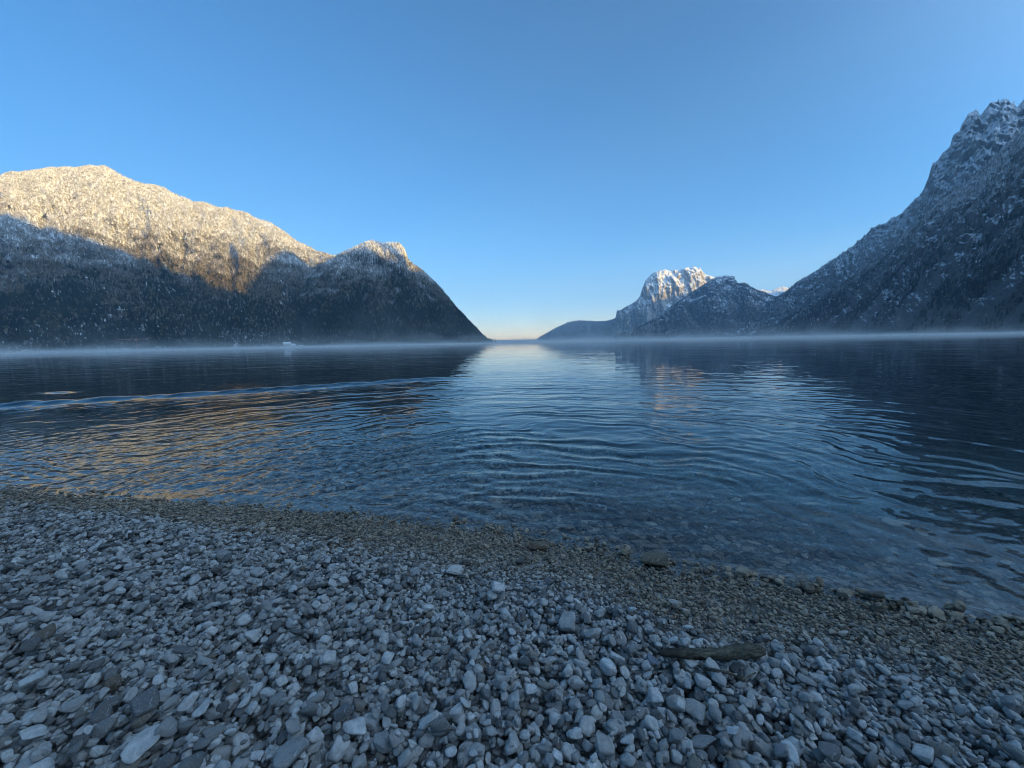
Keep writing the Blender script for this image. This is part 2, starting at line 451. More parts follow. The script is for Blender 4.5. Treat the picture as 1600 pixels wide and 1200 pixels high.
M_MA = mountain_material("snowy_forest_slope", 260, 760, snow_amt=.02)
M_MB = mountain_material("snowy_forest_hill", 200, 640, snow_amt=-.05)
M_MC = mountain_material("far_limestone_massif", 100, 900, rock=(.34, .30, .25), snow_amt=-.15, scale=.6)
M_ME = mountain_material("middle_rock_peak", 100, 900, rock=(.12, .12, .12), snow_amt=-.10, scale=.6)
M_MG = mountain_material("snowy_rock_wall", 200, 1250, rock=(.24, .238, .23), snow_amt=.10, scale=.6)
M_MH = mountain_material("dark_rock_spur", 0, 1400, rock=(.13, .128, .122), snow_amt=.09, scale=1.0)
M_MF = mountain_material("low_forest_hill", 400, 1500, rock=(.07, .065, .055), snow_amt=-.3, scale=.4)

def big_scene():
    mountain("mountain_left", [(-420, 380, 1900, 800), (-200, 310, 2100, 900), (0, 277, 2200, 1000), (60, 266, 2250, 1050), (110, 264, 2300, 1100), (165, 262, 2350, 1150),
             (200, 280, 2350, 1200), (240, 291, 2350, 1200), (300, 315, 2350, 1250), (330, 323, 2350, 1300), (380, 333, 2350, 1350), (420, 350, 2350, 1400),
             (450, 368, 2350, 1450), (480, 388, 2350, 1500), (500, 397, 2350, 1500), (530, 404, 2350, 1550), (580, 420, 2400, 1600), (640, 470, 2400, 1700), (690, 545, 2400, 1900)],
             520, 230, 62, 3, M_MA, profile=.95, crest_amp=7., gully=(150., 3.2), cliff=.05)
    mountain("hill_left", [(330, 545, 1850, 1500), (400, 500, 1870, 1500), (450, 455, 1900, 1500), (500, 418, 1920, 1500), (522, 404, 1930, 1500), (545, 393, 1930, 1500), (563, 384, 1940, 1510), (572, 380, 1940, 1515), (580, 378, 1940, 1520),
             (590, 381, 1940, 1535), (598, 385, 1940, 1540), (606, 382, 1940, 1550), (622, 382, 1940, 1560), (629, 387, 1940, 1575), (634, 396, 1940, 1590), (638, 410, 1945, 1600), (660, 425, 1950, 1620), (690, 454, 1960, 1660), (720, 490, 1980, 1720),
             (745, 516, 2000, 1780), (762, 536, 2050, 1850), (775, 540, 2100, 1900)],
             330, 130, 26, 8, M_MB, profile=.75, crest_amp=3., gully=(90., 3.2))
    mountain("low_far_hill", [(815, 540, 7300, 6800), (835, 534, 7300, 6700), (850, 524, 7300, 6600), (870, 512, 7400, 6500), (888, 504, 7500, 6500), (905, 501, 7500, 6500), (925, 502, 7500, 6500), (945, 502, 7500, 6500),
             (962, 498, 7500, 6500), (1000, 500, 7500, 6500), (1060, 530, 7500, 6500)], 160, 60, 40, 12, M_MF, crest_amp=5, gully=(260., 3.))
    mountain("mountain_far", [(925, 540, 6700, 6100), (945, 520, 6800, 6050), (958, 505, 6850, 6000), (962, 499, 6900, 6000), (964, 487, 6900, 6000), (975, 482, 6900, 5950), (990, 474, 6900, 5900), (1000, 464, 6900, 5850),
             (1004, 452, 6900, 5800), (1009, 438, 6900, 5800), (1018, 429, 6900, 5800), (1030, 423, 6950, 5800), (1050, 424, 6950, 5800), (1065, 421, 7000, 5800), (1085, 419, 7000, 5800), (1094, 420, 7000, 5800),
             (1100, 429, 7000, 5800), (1115, 434, 7000, 5800), (1135, 450, 7000, 5800), (1170, 480, 7000, 5800), (1210, 530, 7000, 5900)],
             360, 170, 150, 15, M_MC, profile=1.0, crest_amp=6., gully=(170., 3.), cliff=.12, crag=(60., 210., 300., 700.))
    mountain("far_rocks", [(1150, 500, 8500, 7900), (1165, 468, 8500, 7900), (1180, 454, 8500, 7800), (1192, 452, 8500, 7800), (1203, 455, 8500, 7800), (1212, 450, 8500, 7800), (1225, 448, 8500, 7800), (1238, 452, 8500, 7800),
             (1260, 470, 8500, 7800), (1300, 520, 8500, 7800)], 120, 50, 50, 19, M_MC, crest_amp=14., gully=(120., 2.))
    mountain("mountain_middle", [(960, 545, 4600, 4100), (985, 528, 4650, 4080), (1005, 512, 4700, 4060), (1030, 495, 4750, 4040), (1060, 474, 4800, 4020), (1085, 456, 4850, 4000), (1105, 443, 4900, 3950), (1118, 434, 4900, 3900),
             (1132, 431, 4900, 3900), (1145, 434, 4900, 3850), (1152, 443, 4900, 3850), (1165, 444, 4900, 3800), (1180, 453, 4900, 3800), (1200, 462, 4900, 3700), (1225, 470, 4900, 3700), (1270, 490, 4900, 3700), (1340, 530, 4900, 3700)],
             360, 140, 110, 24, M_ME, profile=1.05, crest_amp=9., gully=(210., 2.6), crag=(55., 150., 100., 500.))
    mountain("mountain_right", [(1110, 548, 4200, 3700), (1150, 521, 4000, 3500), (1180, 497, 3800, 3300), (1206, 474, 3600, 3100), (1232, 452, 3450, 2900), (1278, 421, 3200, 2600), (1310, 401, 3000, 2400), (1334, 385, 2900, 2250), (1355, 365, 2800, 2150),
             (1380, 351, 2700, 2050), (1407, 337, 2600, 1950), (1425, 316, 2550, 1850), (1439, 304, 2500, 1800), (1450, 280, 2450, 1750), (1456, 260, 2430, 1750), (1470, 246, 2400, 1700), (1484, 231, 2380, 1650), (1489, 213, 2370, 1650),
             (1498, 209, 2360, 1620), (1503, 196, 2350, 1600), (1512, 182, 2340, 1600), (1525, 171, 2320, 1580), (1532, 181, 2300, 1560), (1546, 164, 2290, 1550), (1568, 156, 2270, 1520), (1582, 160, 2250, 1500), (1589, 168, 2240, 1500), (1600, 157, 2230, 1480),
             (1680, 130, 2150, 1400), (1800, 120, 2050, 1300), (2000, 180, 1900, 1100)],
             620, 210, 80, 31, M_MG, profile=1.0, crest_amp=8., gully=(110., 2.2), cliff=.06, crag=(75., 85., 450., 750.))
    mountain("spur_right", [(1120, 549, 3600, 3300), (1165, 536, 3300, 3000), (1200, 520, 3000, 2700), (1232, 503, 2700, 2400), (1290, 466, 2350, 1950), (1350, 422, 2100, 1600), (1420, 366, 1850, 1250), (1480, 312, 1700, 1020), (1540, 262, 1600, 850),
             (1600, 210, 1500, 720), (1700, 140, 1350, 560), (1900, 60, 1150, 430), (2200, 40, 950, 300)],
             640, 240, 75, 37, M_MH, profile=.95, crest_amp=10., gully=(120., 2.0), cliff=.05, crag=(26., 60., -10., 120.))
    mountain("far_shore", [(560, 546, 11800, 11500), (640, 541, 11800, 11500), (700, 536, 11800, 11500), (770, 531.5, 11800, 11500), (800, 531, 11800, 11500), (850, 530, 11800, 11500), (950, 529.5, 11800, 11500), (1100, 530, 11800, 11500)],
             120, 16, 12, 41, M_MF, crest_amp=5, gully=(300., 3.), back=1.07)
big_scene()
print("mountains", time.time() - T0)

# --- the ridge that stands between the morning sun and the lake; it is why everything near lies in shade
def shade_ridge():
    sun_h = np.array([math.sin(SUN_AZ), math.cos(SUN_AZ)]); per = np.array([-sun_h[1], sun_h[0]]); te = math.tan(SUN_EL)
    bound = [("mountain_left", [(-200, 300), (-80, 315), (0, 338), (50, 350), (100, 365), (150, 380), (200, 398), (250, 415), (300, 434), (350, 452), (376, 461), (390, 440), (410, 416), (430, 399), (445, 389), (459, 385), (480, 391)]),
             ("hill_left", [(563, 396), (594, 404), (620, 413), (637, 421)]),
             ("mountain_far", [(1020, 472), (1050, 464), (1075, 460)]), ("far_rocks", [(1190, 457), (1215, 456), (1235, 457)])]
    S = []
    for key, pts in bound:
        V, v, o = MESHES[key]; F = V[:, :np.searchsorted(v, 1.0) + 1].reshape(-1, 3)
        qx, qy, dep = project(F)
        for px, py in pts:
            k = np.argmin((qx - px) ** 2 + (qy - py) ** 2)
            P = F[k]; S.append((P[:2] @ per, P[2] + te * 0, P[:2] @ sun_h))
    S.sort()
    sA = np.array([q[0] for q in S]); zA = np.array([q[1] for q in S]); LA = np.array([q[2] for q in S])
    print("ridge s,z,L", [(int(a), int(b), int(c)) for a, b, c in S])
    s = np.linspace(-3500, 11800, 1000)
    Lr = np.interp(s, [-3500, 0, 2600, 5000, 8500, 11800], [1400, 2300, 2300, 2500, 1900, 1800])
    need = np.interp(s, sA, zA) + (Lr - np.interp(s, sA, LA)) * te
    # between the lit hill and the far massif the ridge stays high: nothing there is lit
    need = np.maximum(need, 1560 * sst(1500, 2300, s) * (1 - sst(5600, 6900, s)))
    need += 5 * fbm(s / 60, s * 0, 4, 77)
    crest = np.stack([s * per[0] + Lr * sun_h[0], s * per[1] + Lr * sun_h[1], need], 1)
    w = np.concatenate([np.linspace(0, 1, 26), 1 + np.linspace(0, 1, 27)[1:]])
    near = np.where(w < 1, (1 - w), 0); far = np.where(w > 1, w - 1, 0)
    off = -near * 1100 + far * 1400
    X = crest[:, None, 0] + sun_h[0] * off[None, :]; Y = crest[:, None, 1] + sun_h[1] * off[None, :]
    zz = crest[:, None, 2] * (1 - near[None, :] ** .9) * (1 - far[None, :] ** 1.1) - 15 * (near + far)[None, :]
    rel = np.sin(np.pi * np.clip(np.minimum(near + far, 1), 0, 1))[None, :]
    zz = zz + 60 * rel * ridged(X / 350, Y / 350, 4, 55)
    V = np.stack([X, Y, zz], -1)
    me = mesh_np("mountain_behind", V.reshape(-1, 3), grid_faces(len(s), len(w)))
    link("mountain_behind", me, M_MA, kind='structure')
shade_ridge()

def forests():
    forest("forest_low_far_hill", "low_far_hill", 14000, 9, 0, 400, .10, .34, 16, 30, None, .3, "hazy blue forest on the low ridge across the gap", slope_min=.1)
    d1 = lambda P, vv: np.clip(.85 + .5 * fbm(P[:, 0] / 90, P[:, 1] / 90, 3, 4), 0, 1)
    forest("forest_left", "mountain_left", 140000, 1, 150, 640, -.12, .64, 10, 20, d1, .66, "frosted forest covering the golden lit mountain on the left", slope_min=.25)
    forest("forest_left_hill", "hill_left", 42000, 2, 60, 560, -.12, .44, 10, 23, d1, .35, "snow dusted forest on the rounded hill above the left shore", slope_min=.2, crest_lit=.3)
    forest("forest_middle", "mountain_middle", 40000, 3, 200, 900, -.2, .15, 14, 26, lambda P, vv: np.clip(.6 + .9 * fbm(P[:, 0] / 240, P[:, 1] / 240, 3, 6), 0, 1), .2,
           "dark conifer forest on the middle peak", slope_min=.45)
    forest("forest_far_massif", "mountain_far", 16000, 8, 300, 900, .0, .3, 14, 26, lambda P, vv: (1 - sst(230, 480, P[:, 2] + 120 * fbm(P[:, 0] / 300, P[:, 1] / 300, 3, 6))), .2,
           "blue hazed forest at the foot of the far limestone massif", slope_min=.3)
    forest("forest_right", "mountain_right", 42000, 4, 150, 700, -.05, .38, 12, 24,
           lambda P, vv: np.clip(.75 + .8 * fbm(P[:, 0] / 130, P[:, 1] / 130, 3, 7), 0, 1) * (1 - .9 * sst(620, 900, P[:, 2] + 120 * fbm(P[:, 0] / 200, P[:, 2] / 120, 3, 9))), .2,
           "snow dusted conifers climbing the right hand ridge", slope_min=.5)
    forest("forest_spur", "spur_right", 150000, 5, 20, 620, -.04, .38, 8, 18,
           lambda P, vv: np.clip(np.maximum(.55 + 1.7 * fbm(P[:, 0] / 170, P[:, 1] / 170 + P[:, 2] / 240, 4, 8), sst(.72, .86, vv)), 0, 1), .2,
           "dark conifers on the shaded rock spur above the right shore", slope_min=.42)
forests()
print("forests", time.time() - T0)

# ------------------------------------------------------------------ shore, lake bed, water
_wx = np.array([-14, -8, -5.2, -3.6, -2.6, -1.9, -1.0, -.3, 0., .35, .68, 1.22, 1.6, 2.1, 3., 5, 9])
def _shore_pts():
    pts = [(-60, 747), (0, 753), (120, 762), (240, 768), (380, 778), (500, 788), (620, 800), (700, 811), (800, 820), (860, 829), (920, 840), (1000, 863), (1080, 880), (1160, 891), (1240, 906), (1330, 922), (1420, 940), (1520, 957), (1620, 971)]
    out = []
    for p in pts:
        d = ray(*p); t = -CAM_Z / d[2]; out.append((d[0] * t, d[1] * t))
    return np.array(out)
SH = _shore_pts()
SH = SH[np.argsort(SH[:, 0])]
_sx = np.concatenate([[-20000, -60, -12], SH[:, 0], [3.2, 5, 9, 400, 20000]])
_sy = np.concatenate([[-9000, SH[0, 1] + 2.5, SH[0, 1] + .9], SH[:, 1], [1.15, .95, .9, -60, -6000]])
def shore_y(x): return np.interp(x, _sx, _sy)
print("shore", SH.round(2).tolist())
_lp = []
for px, py in [(1040, 738), (1100, 752), (1165, 766), (1200, 776), (1250, 786), (1310, 794), (1370, 800), (1430, 808), (1490, 820), (1550, 842), (1600, 866)]:
    d = ray(px, py); t = -CAM_Z / d[2]; _lp.append((d[0] * t, d[1] * t))
_lp = np.array(_lp); _lx = _lp[:, 0]; _le = (shore_y(_lx) - _lp[:, 1]) * -.93
_k = np.argsort(_lx); _lx = _lx[_k]; _le = _le[_k]
print("ledge", _lx.round(2).tolist(), _le.round(2).tolist())
def bed_z(x, y):
    ys = shore_y(x); s = (ys - y) * .93
    s = s + .05 * fbm(x * 1.1, y * 1.1, 3, 71)
    land = .125 * s + .02 * sst(.2, .9, s)
    land = np.where(s > 3, .125 * 3 + .02 + (s - 3) * .05, land)
    u = -s
    sh = sst(.2, 1.6, x)                                   # a shelf under water on the right, steeper bottom on the left
    edge = np.interp(x, _lx, _le) + .06 * noise2(x * 2.3, y * 0, 5)
    zs = -.03 * sst(0, .15, u) - .10 * u - sh * .55 * sst(edge, edge + .22, u) - (1 - sh) * (.08 * u) - np.maximum(u - 2.5, 0) * .30
    z = np.where(s > 0, land, zs) - .006
    z = np.maximum(z, -45.)
    return z
def axis(lo, hi, step, far, grow):
    c = list(np.arange(lo, hi, step)); a = hi; st = step
    while a < far: c.append(a); st *= grow; a += st
    a = lo; st = step; left = []
    while a > -far: st *= grow; a -= st; left.append(a)
    return np.array(left[::-1] + c)
gx = np.clip(axis(-7.5, 5, .04, 12700, 1.16), -12700, 12700); gy = np.clip(axis(-.5, 7, .04, 12700, 1.16), -12700, 12700)
GX, GY = np.meshgrid(gx, gy, indexing='ij')
GZ = bed_z(GX, GY) - .02 + .01 * noise2(GX * 5, GY * 5, 3)
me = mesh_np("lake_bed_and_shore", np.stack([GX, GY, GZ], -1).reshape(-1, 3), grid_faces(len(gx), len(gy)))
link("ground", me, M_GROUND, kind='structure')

def waves(x, y):
    """real small waves near the shore: rings spreading from the spit, a long low swell, ripples that die out at the edge"""
    cx, cy_ = .25, 1.9
    wx = x + .42 * fbm(x / 1.3, y / 1.3, 3, 31); wy = y + .30 * fbm(x / 1.3, y / 1.3, 3, 33)
    r = np.hypot(wx - cx, (wy - cy_) * 1.0)
    env = .6 + .9 * noise2(x / 2.3, y / 2.3, 41)
    ang = np.arctan2(x - cx, y - cy_)
    z = .0054 * env * np.sin(2 * np.pi * r / .33 + 1.5 * noise2(x / .8, y / .8, 46)) + .0042 * np.sin(2 * np.pi * r / .235 + 2 * noise2(x, y, 43)) * (.5 + noise2(x / 1.5, y / 1.5, 44))
    z += .0022 * np.sin(2 * np.pi * (r + .12 * fbm(x / .6, y / .6, 2, 47)) / .155) * np.clip(.5 + 1.1 * noise2(x / 1.1, y / .9, 48), 0, 1.2)
    z += .0062 * np.sin(2 * np.pi * r / .85 + 1.) * (.6 + .6 * noise2(x / 4, y / 4, 45))
    fade = 1 / (1 + (r / 11.) ** 2) * (.30 + .70 * sst(.5, 2.6, r))
    cen = np.clip(1.15 - .5 * np.abs(ang), .35, 1.1)
    z = z * (fade * .9 + .1) * cen
    z += .0034 * fbm(x * 3.0, y * 5.5, 4, 51) * (1 - .6 * sst(4.5, 8., y)) + .004 * fbm(x * .9, y * 1.8, 2, 52)
    z += .0062 * fbm(x * 9., y * 13., 3, 57) * (1 - sst(4., 7.5, y)) * (1 - sst(-1.2, .3, x)) * (.7 + .6 * noise2(x / 1.3, y / 1.3, 58))
    z += .0034 * np.sin(2 * np.pi * (y * 1.0 + x * .45 + .25 * fbm(x * .8, y * .8, 2, 59)) / .17) * (1 - sst(3.6, 6., y)) * (1 - sst(-.5, 1., x)) * np.clip(noise2(x / .9, y / .9, 60) + .35, 0, 1)
    # the long wake on the left: one raised crest
    X = np.array([-12., -9.4, -7.5, -5.5, -3.8, -2.2, -1.2]); Yk = np.array([7.8, 8.9, 9.7, 10.9, 11.9, 12.7, 12.9])
    yk = np.interp(x, X, Yk) + .12 * noise2(x * 1.2, y * 0, 61)
    dd = (y - yk)
    m = sst(-16, -11, x) * (1 - sst(-3, -1., x))
    z += m * .095 * np.exp(-(dd / .34) ** 2) * (.85 + .3 * noise2(x * 2.5, y * .7, 62))
    z += .05 * np.exp(-((y - 10.7) / .22) ** 2 - ((x + 12.7) / .55) ** 2)
    depth = np.clip(-bed_z(x, y), 0, 1)
    z *= sst(-.02, .02, depth)
    return z * (1 - sst(38, 60, y))
def build_water():
    t = np.concatenate([-np.geomspace(9, 1.75, 24)[:-1], np.linspace(-1.75, 1.75, 880), np.geomspace(1.75, 9, 24)[1:]])
    yp = [1.0]
    while yp[-1] < 60: yp.append(yp[-1] * 1.0048)
    while yp[-1] < 12600: yp.append(yp[-1] * 1.10)
    yp = np.minimum(np.array(yp), 12600)
    TT, YY = np.meshgrid(t, yp, indexing='ij')
    X = np.clip(TT * YY, -12500 - 20 * np.abs(TT), 12500 + 20 * np.abs(TT)); Y = YY - .45
    Z = waves(X, Y)
    V = np.stack([X, Y, Z], -1).reshape(-1, 3); nu, nv = TT.shape
    F = grid_faces(nu, nv)
    ij = lambda i, j: i * nv + j
    loop = [ij(i, 0) for i in range(nu)] + [ij(nu - 1, j) for j in range(1, nv)] + [ij(i, nv - 1) for i in range(nu - 2, -1, -1)] + [ij(0, j) for j in range(nv - 2, 0, -1)]
    loop = np.array(loop); n = len(loop); base = len(V)
    B = V[loop].copy(); B[:, 2] = -80
    V = np.vstack([V, B, [[0, 9000, -80.]]])
    k = np.arange(n); k2 = (k + 1) % n
    W = np.stack([loop[k], base + k, base + k2, loop[k2]], 1)
    Bf = np.stack([base + k, np.full(n, base + n), base + k2], 1)
    me = mesh_np("lake", V, np.vstack([F[:, ::1], W]), Bf)
    o = link("lake_water", me, M_WATER, kind='structure')
    # outward normals
    import bmesh
    me.update()
    pn = me.polygons[0].normal
    if pn.z < 0: me.flip_normals()
build_water()
print("water", time.time() - T0)

# ------------------------------------------------------------------ pebbles: dropped one by one on a height map so that they pile up
def ico(sub):
    import bmesh
    bm = bmesh.new(); bmesh.ops.create_icosphere(bm, subdivisions=sub, radius=1)
    V = np.array([v.co[:] for v in bm.verts]); F = np.array([[v.index for v in f.verts] for f in bm.faces]); bm.free()
    return V, F
IV3, IF3 = ico(3); IV4, IF4 = ico(4)
def pebble_shape(seed, sub=3, k=10, sharp=14., aspect=None, name="pebble"):
    r = np.random.default_rng(seed); V, F = (IV3, IF3) if sub == 3 else (IV4, IF4)
    n = r.normal(size=(k, 3)); n /= np.linalg.norm(n, axis=1)[:, None]
    p = r.uniform(.55, 1.0, k)
    n = np.vstack([n, np.eye(3), -np.eye(3)]); p = np.concatenate([p, r.uniform(.8, 1.05, 6)])
    d = np.maximum(V @ n.T, 1e-3) / p
    inv = (np.sum(d ** sharp, axis=1)) ** (1 / sharp)
    rad = 1 / inv
    P = V * rad[:, None]
    nz = .05 * fbm(V[:, 0] * 1.7 + seed, V[:, 1] * 1.7 + V[:, 2] * 1.3, 3, seed) + .018 * fbm(V[:, 0] * 6 + seed, V[:, 1] * 6 - V[:, 2] * 5, 3, seed + 1)
    P = P * (1 + nz)[:, None]
    P /= np.abs(P).max(axis=0)
    if aspect is not None: P = P * np.array(aspect)
    me = mesh_np(name, P, None, F, smooth=True)
    return me
PEB = [pebble_shape(100 + i, 3, 7 + i % 7, 16 + (i * 5) % 26) for i in range(28)]
for m_ in PEB: m_.materials.append(M_PEB)

CELL = .004
HX0, HX1, HY0, HY1 = -7.2, 4.2, .15, 6.2
hn = (int((HX1 - HX0) / CELL), int((HY1 - HY0) / CELL))
hxs = HX0 + (np.arange(hn[0]) + .5) * CELL; hys = HY0 + (np.arange(hn[1]) + .5) * CELL
H = bed_z(*np.meshgrid(hxs, hys, indexing='ij')).astype(np.float32)
H -= .012
def shore_signed(x, y): return (shore_y(x) - y) * .93
def drop(x, y, a, b, c, yaw, sink=.22):
    """rest an ellipsoid pebble (half axes a, b, c) on what lies there; returns its centre height and tilt"""
    r = max(a, b); k = int(r / CELL) + 1
    i = int((x - HX0) / CELL); j = int((y - HY0) / CELL)
    if i - k < 0 or j - k < 0 or i + k + 1 > hn[0] or j + k + 1 > hn[1]: return None
    w = H[i - k:i + k + 1, j - k:j + k + 1]
    o = (np.arange(-k, k + 1) * CELL)
    ca, sa = math.cos(yaw), math.sin(yaw)
    u = (o[:, None] * ca + o[None, :] * sa) / a; v = (-o[:, None] * sa + o[None, :] * ca) / b
    q = 1 - (u * u + v * v); m = q > 0
    if not m.any(): m[k, k] = True; q[k, k] = 1
    wm = w[m]
    gx_ = (w[2 * k, k] - w[0, k]) / (2 * k * CELL); gy_ = (w[k, 2 * k] - w[k, 0]) / (2 * k * CELL)
    gx_ = max(-.55, min(.55, gx_)); gy_ = max(-.55, min(.55, gy_))
    pl = (o[:, None] * gx_ + o[None, :] * gy_)
    h = c * np.sqrt(np.maximum(q, 0))
    z0 = float(np.max((w - pl + h)[m])) - sink * c * 2 - .0
    top = z0 + pl + h * .92
    np.maximum(w, np.where(m, top, -99).astype(np.float32), out=w)
    return z0, gx_, gy_
def peek(x, y, r):
    k = max(1, int(r * .6 / CELL)); i = int((x - HX0) / CELL); j = int((y - HY0) / CELL)
    return float(H[max(0, i - k):i + k + 1, max(0, j - k):j + k + 1].max()) - float(bed_z(x, y))

def coarse_field(x, y):
    """0 = fine grit, 1 = coarse pebbles: the coarse bank fills the near beach, the grit lies in a band below it"""
    px, py, _ = project(np.stack([x, y, np.maximum(bed_z(x, y), 0) + .02], -1))
    # rows where grit gives way to coarse pebbles (measured down the photograph, turned into ground distances by the loop below)
    return px, py
# the bank's lower edge as ground distances from the water line, by x
_ex = []; _es = []
for px, py in [(-100, 772), (0, 776), (200, 800), (350, 812), (450, 838), (560, 850), (620, 872), (700, 905), (780, 920), (870, 930), (950, 945), (1050, 985), (1130, 1000), (1230, 1022), (1330, 1045), (1420, 1068), (1520, 1090), (1620, 1115)]:
    d = ray(px, py); t = -(CAM_Z - .12) / d[2]; x_, y_ = d[0] * t, d[1] * t
    _ex.append(x_); _es.append(float(shore_signed(x_, y_)))
_o = np.argsort(_ex); _ex = np.array(_ex)[_o]; _es = np.array(_es)[_o]
print("bank edge", np.round(_ex, 2).tolist(), np.round(_es, 2).tolist())

placed = []   # x, y, z, a, b, c, yaw, gx, gy, tone
def sim():
    rng = np.random.default_rng(99); r2 = random.Random(3)
    def in_view(x, y, m=.55):
        return y > .2 and abs(x) < 1.38 * (y) + m + .3
    N = 0
    def put(x, y, size, tone, flat=None):
        a = size * r2.uniform(.85, 1.35) / 2; b = a * r2.uniform(.62, .95); c = a * (flat if flat else r2.uniform(.38, .72))
        yaw = r2.uniform(0, math.pi)
        res = drop(x, y, a, b, c, yaw)
        if res: placed.append((x, y, res[0], a, b, c, yaw, res[1], res[2], tone))
    # total area sampled uniformly in x,y with acceptance by view
    def tone():
        t = r2.random()
        if t < .17: return r2.uniform(.0, .22)
        if t < .72: return r2.gauss(.46, .16)
        if t < .90: return r2.uniform(.68, .84)
        if t < .965: return r2.uniform(.84, .93)
        return r2.uniform(.94, 1.)
    def clampt(t): return max(0, min(1, t))
    y_hi = 6.0
    n_try = 620000
    xs = rng.uniform(HX0 + .1, HX1 - .1, n_try); ys = HY0 + .1 + (y_hi - HY0 - .1) * rng.random(n_try) ** 1.15
    S = shore_signed(xs, ys); E = np.interp(xs, _ex, _es) + .05 * noise2(xs * 2.5, ys * 2.5, 12)
    BZ = bed_z(xs, ys)
    sel = rng.random(n_try)
    pat = fbm(xs * 1.6, ys * 1.6, 3, 14)
    for i in range(n_try):
        x, y, s = xs[i], ys[i], S[i]
        if not in_view(x, y): continue
        if s > -.02:
            co = 1 / (1 + math.exp(-(s - E[i]) / .06))
            rim = math.exp(-((s - .03) / .06) ** 2)
            if r2.random() < co:
                sz = math.exp(r2.gauss(math.log(.0175), .45)) * (1 + .25 * pat[i]); sz = min(max(sz, .007), .040)
                # thin out: bigger pebbles cover more ground
                if sel[i] > .86 * (.014 / sz) ** .8: continue
            else:
                sz = math.exp(r2.gauss(math.log(.0108), .36)); sz = min(max(sz, .0065), .026)
                if r2.random() < rim * .40 * min(1, max(.03, (x + .6) * .8)): sz = r2.uniform(.02, .05)
                if sel[i] > .72 * (.014 / max(sz, .014)) ** 1.5: continue
            fl = None
        else:
            u = -s
            if BZ[i] < -1.0 or u > 3.2: continue
            sz = math.exp(r2.gauss(math.log(.034 + .01 * min(u, 1.5)), .5)); sz = min(max(sz, .012), .13)
            if sel[i] > .32 * (.02 / sz) ** 1.1: continue
            fl = r2.uniform(.25, .5)
        # look at two spots and take the lower one
        dx, dy = r2.uniform(-.02, .02), r2.uniform(-.02, .02)
        if peek(x + dx, y + dy, sz) < peek(x, y, sz): x += dx; y += dy
        if peek(x, y, sz) > (.055 if s > -.02 else .035): continue
        if s < -.02 and BZ[i] + .02 + sz * .5 > -.008: continue
        tn = clampt(tone() + (.0 if s > E[i] else -.02))
        if s < -.02:                                         # stones that always lie under water carry brown algae
            q = min(1, max(0, (-s - .15) / .35)) * min(1, max(.25, (x + .4)))
            if r2.random() < q * .85: tn = r2.uniform(0, .25) if r2.random() < .62 else r2.uniform(.955, 1)
        put(x, y, sz, tn, fl)
sim()
print("pebbles", len(placed), time.time() - T0)

# ------------------------------------------------------------------ stones one can single out
def ground_hit(px, py):
    d = ray(px, py); d = d / np.linalg.norm(d); o = np.array([0, 0, CAM_Z]); t = .3
    while t < 12:
        p = o + d * t
        i = int((p[0] - HX0) / CELL); j = int((p[1] - HY0) / CELL)
        g = H[i, j] if 0 <= i < hn[0] and 0 <= j < hn[1] else bed_z(p[0], p[1])
        if p[2] < g: return p
        t += .004
    return p
_sm = {}
ACOS = lambda px, py: 1 / math.sqrt(1 + ((px - CX) ** 2 + (py - CY) ** 2) / FPX ** 2)
TONES = {'white': (.80, .78, .75), 'pale': (.70, .68, .64), 'grey': (.50, .485, .46), 'mid': (.36, .35, .335), 'dark': (.16, .157, .155), 'brown': (.16, .11, .065),
         'olive': (.13, .125, .09), 'blue': (.26, .28, .34), 'purple': (.09, .06, .07), 'yellow': (.30, .26, .15)}
def stone_mat(t):
    if t not in _sm: _sm[t] = stone_material("stone_" + t, False, C(*TONES[t]))
    return _sm[t]
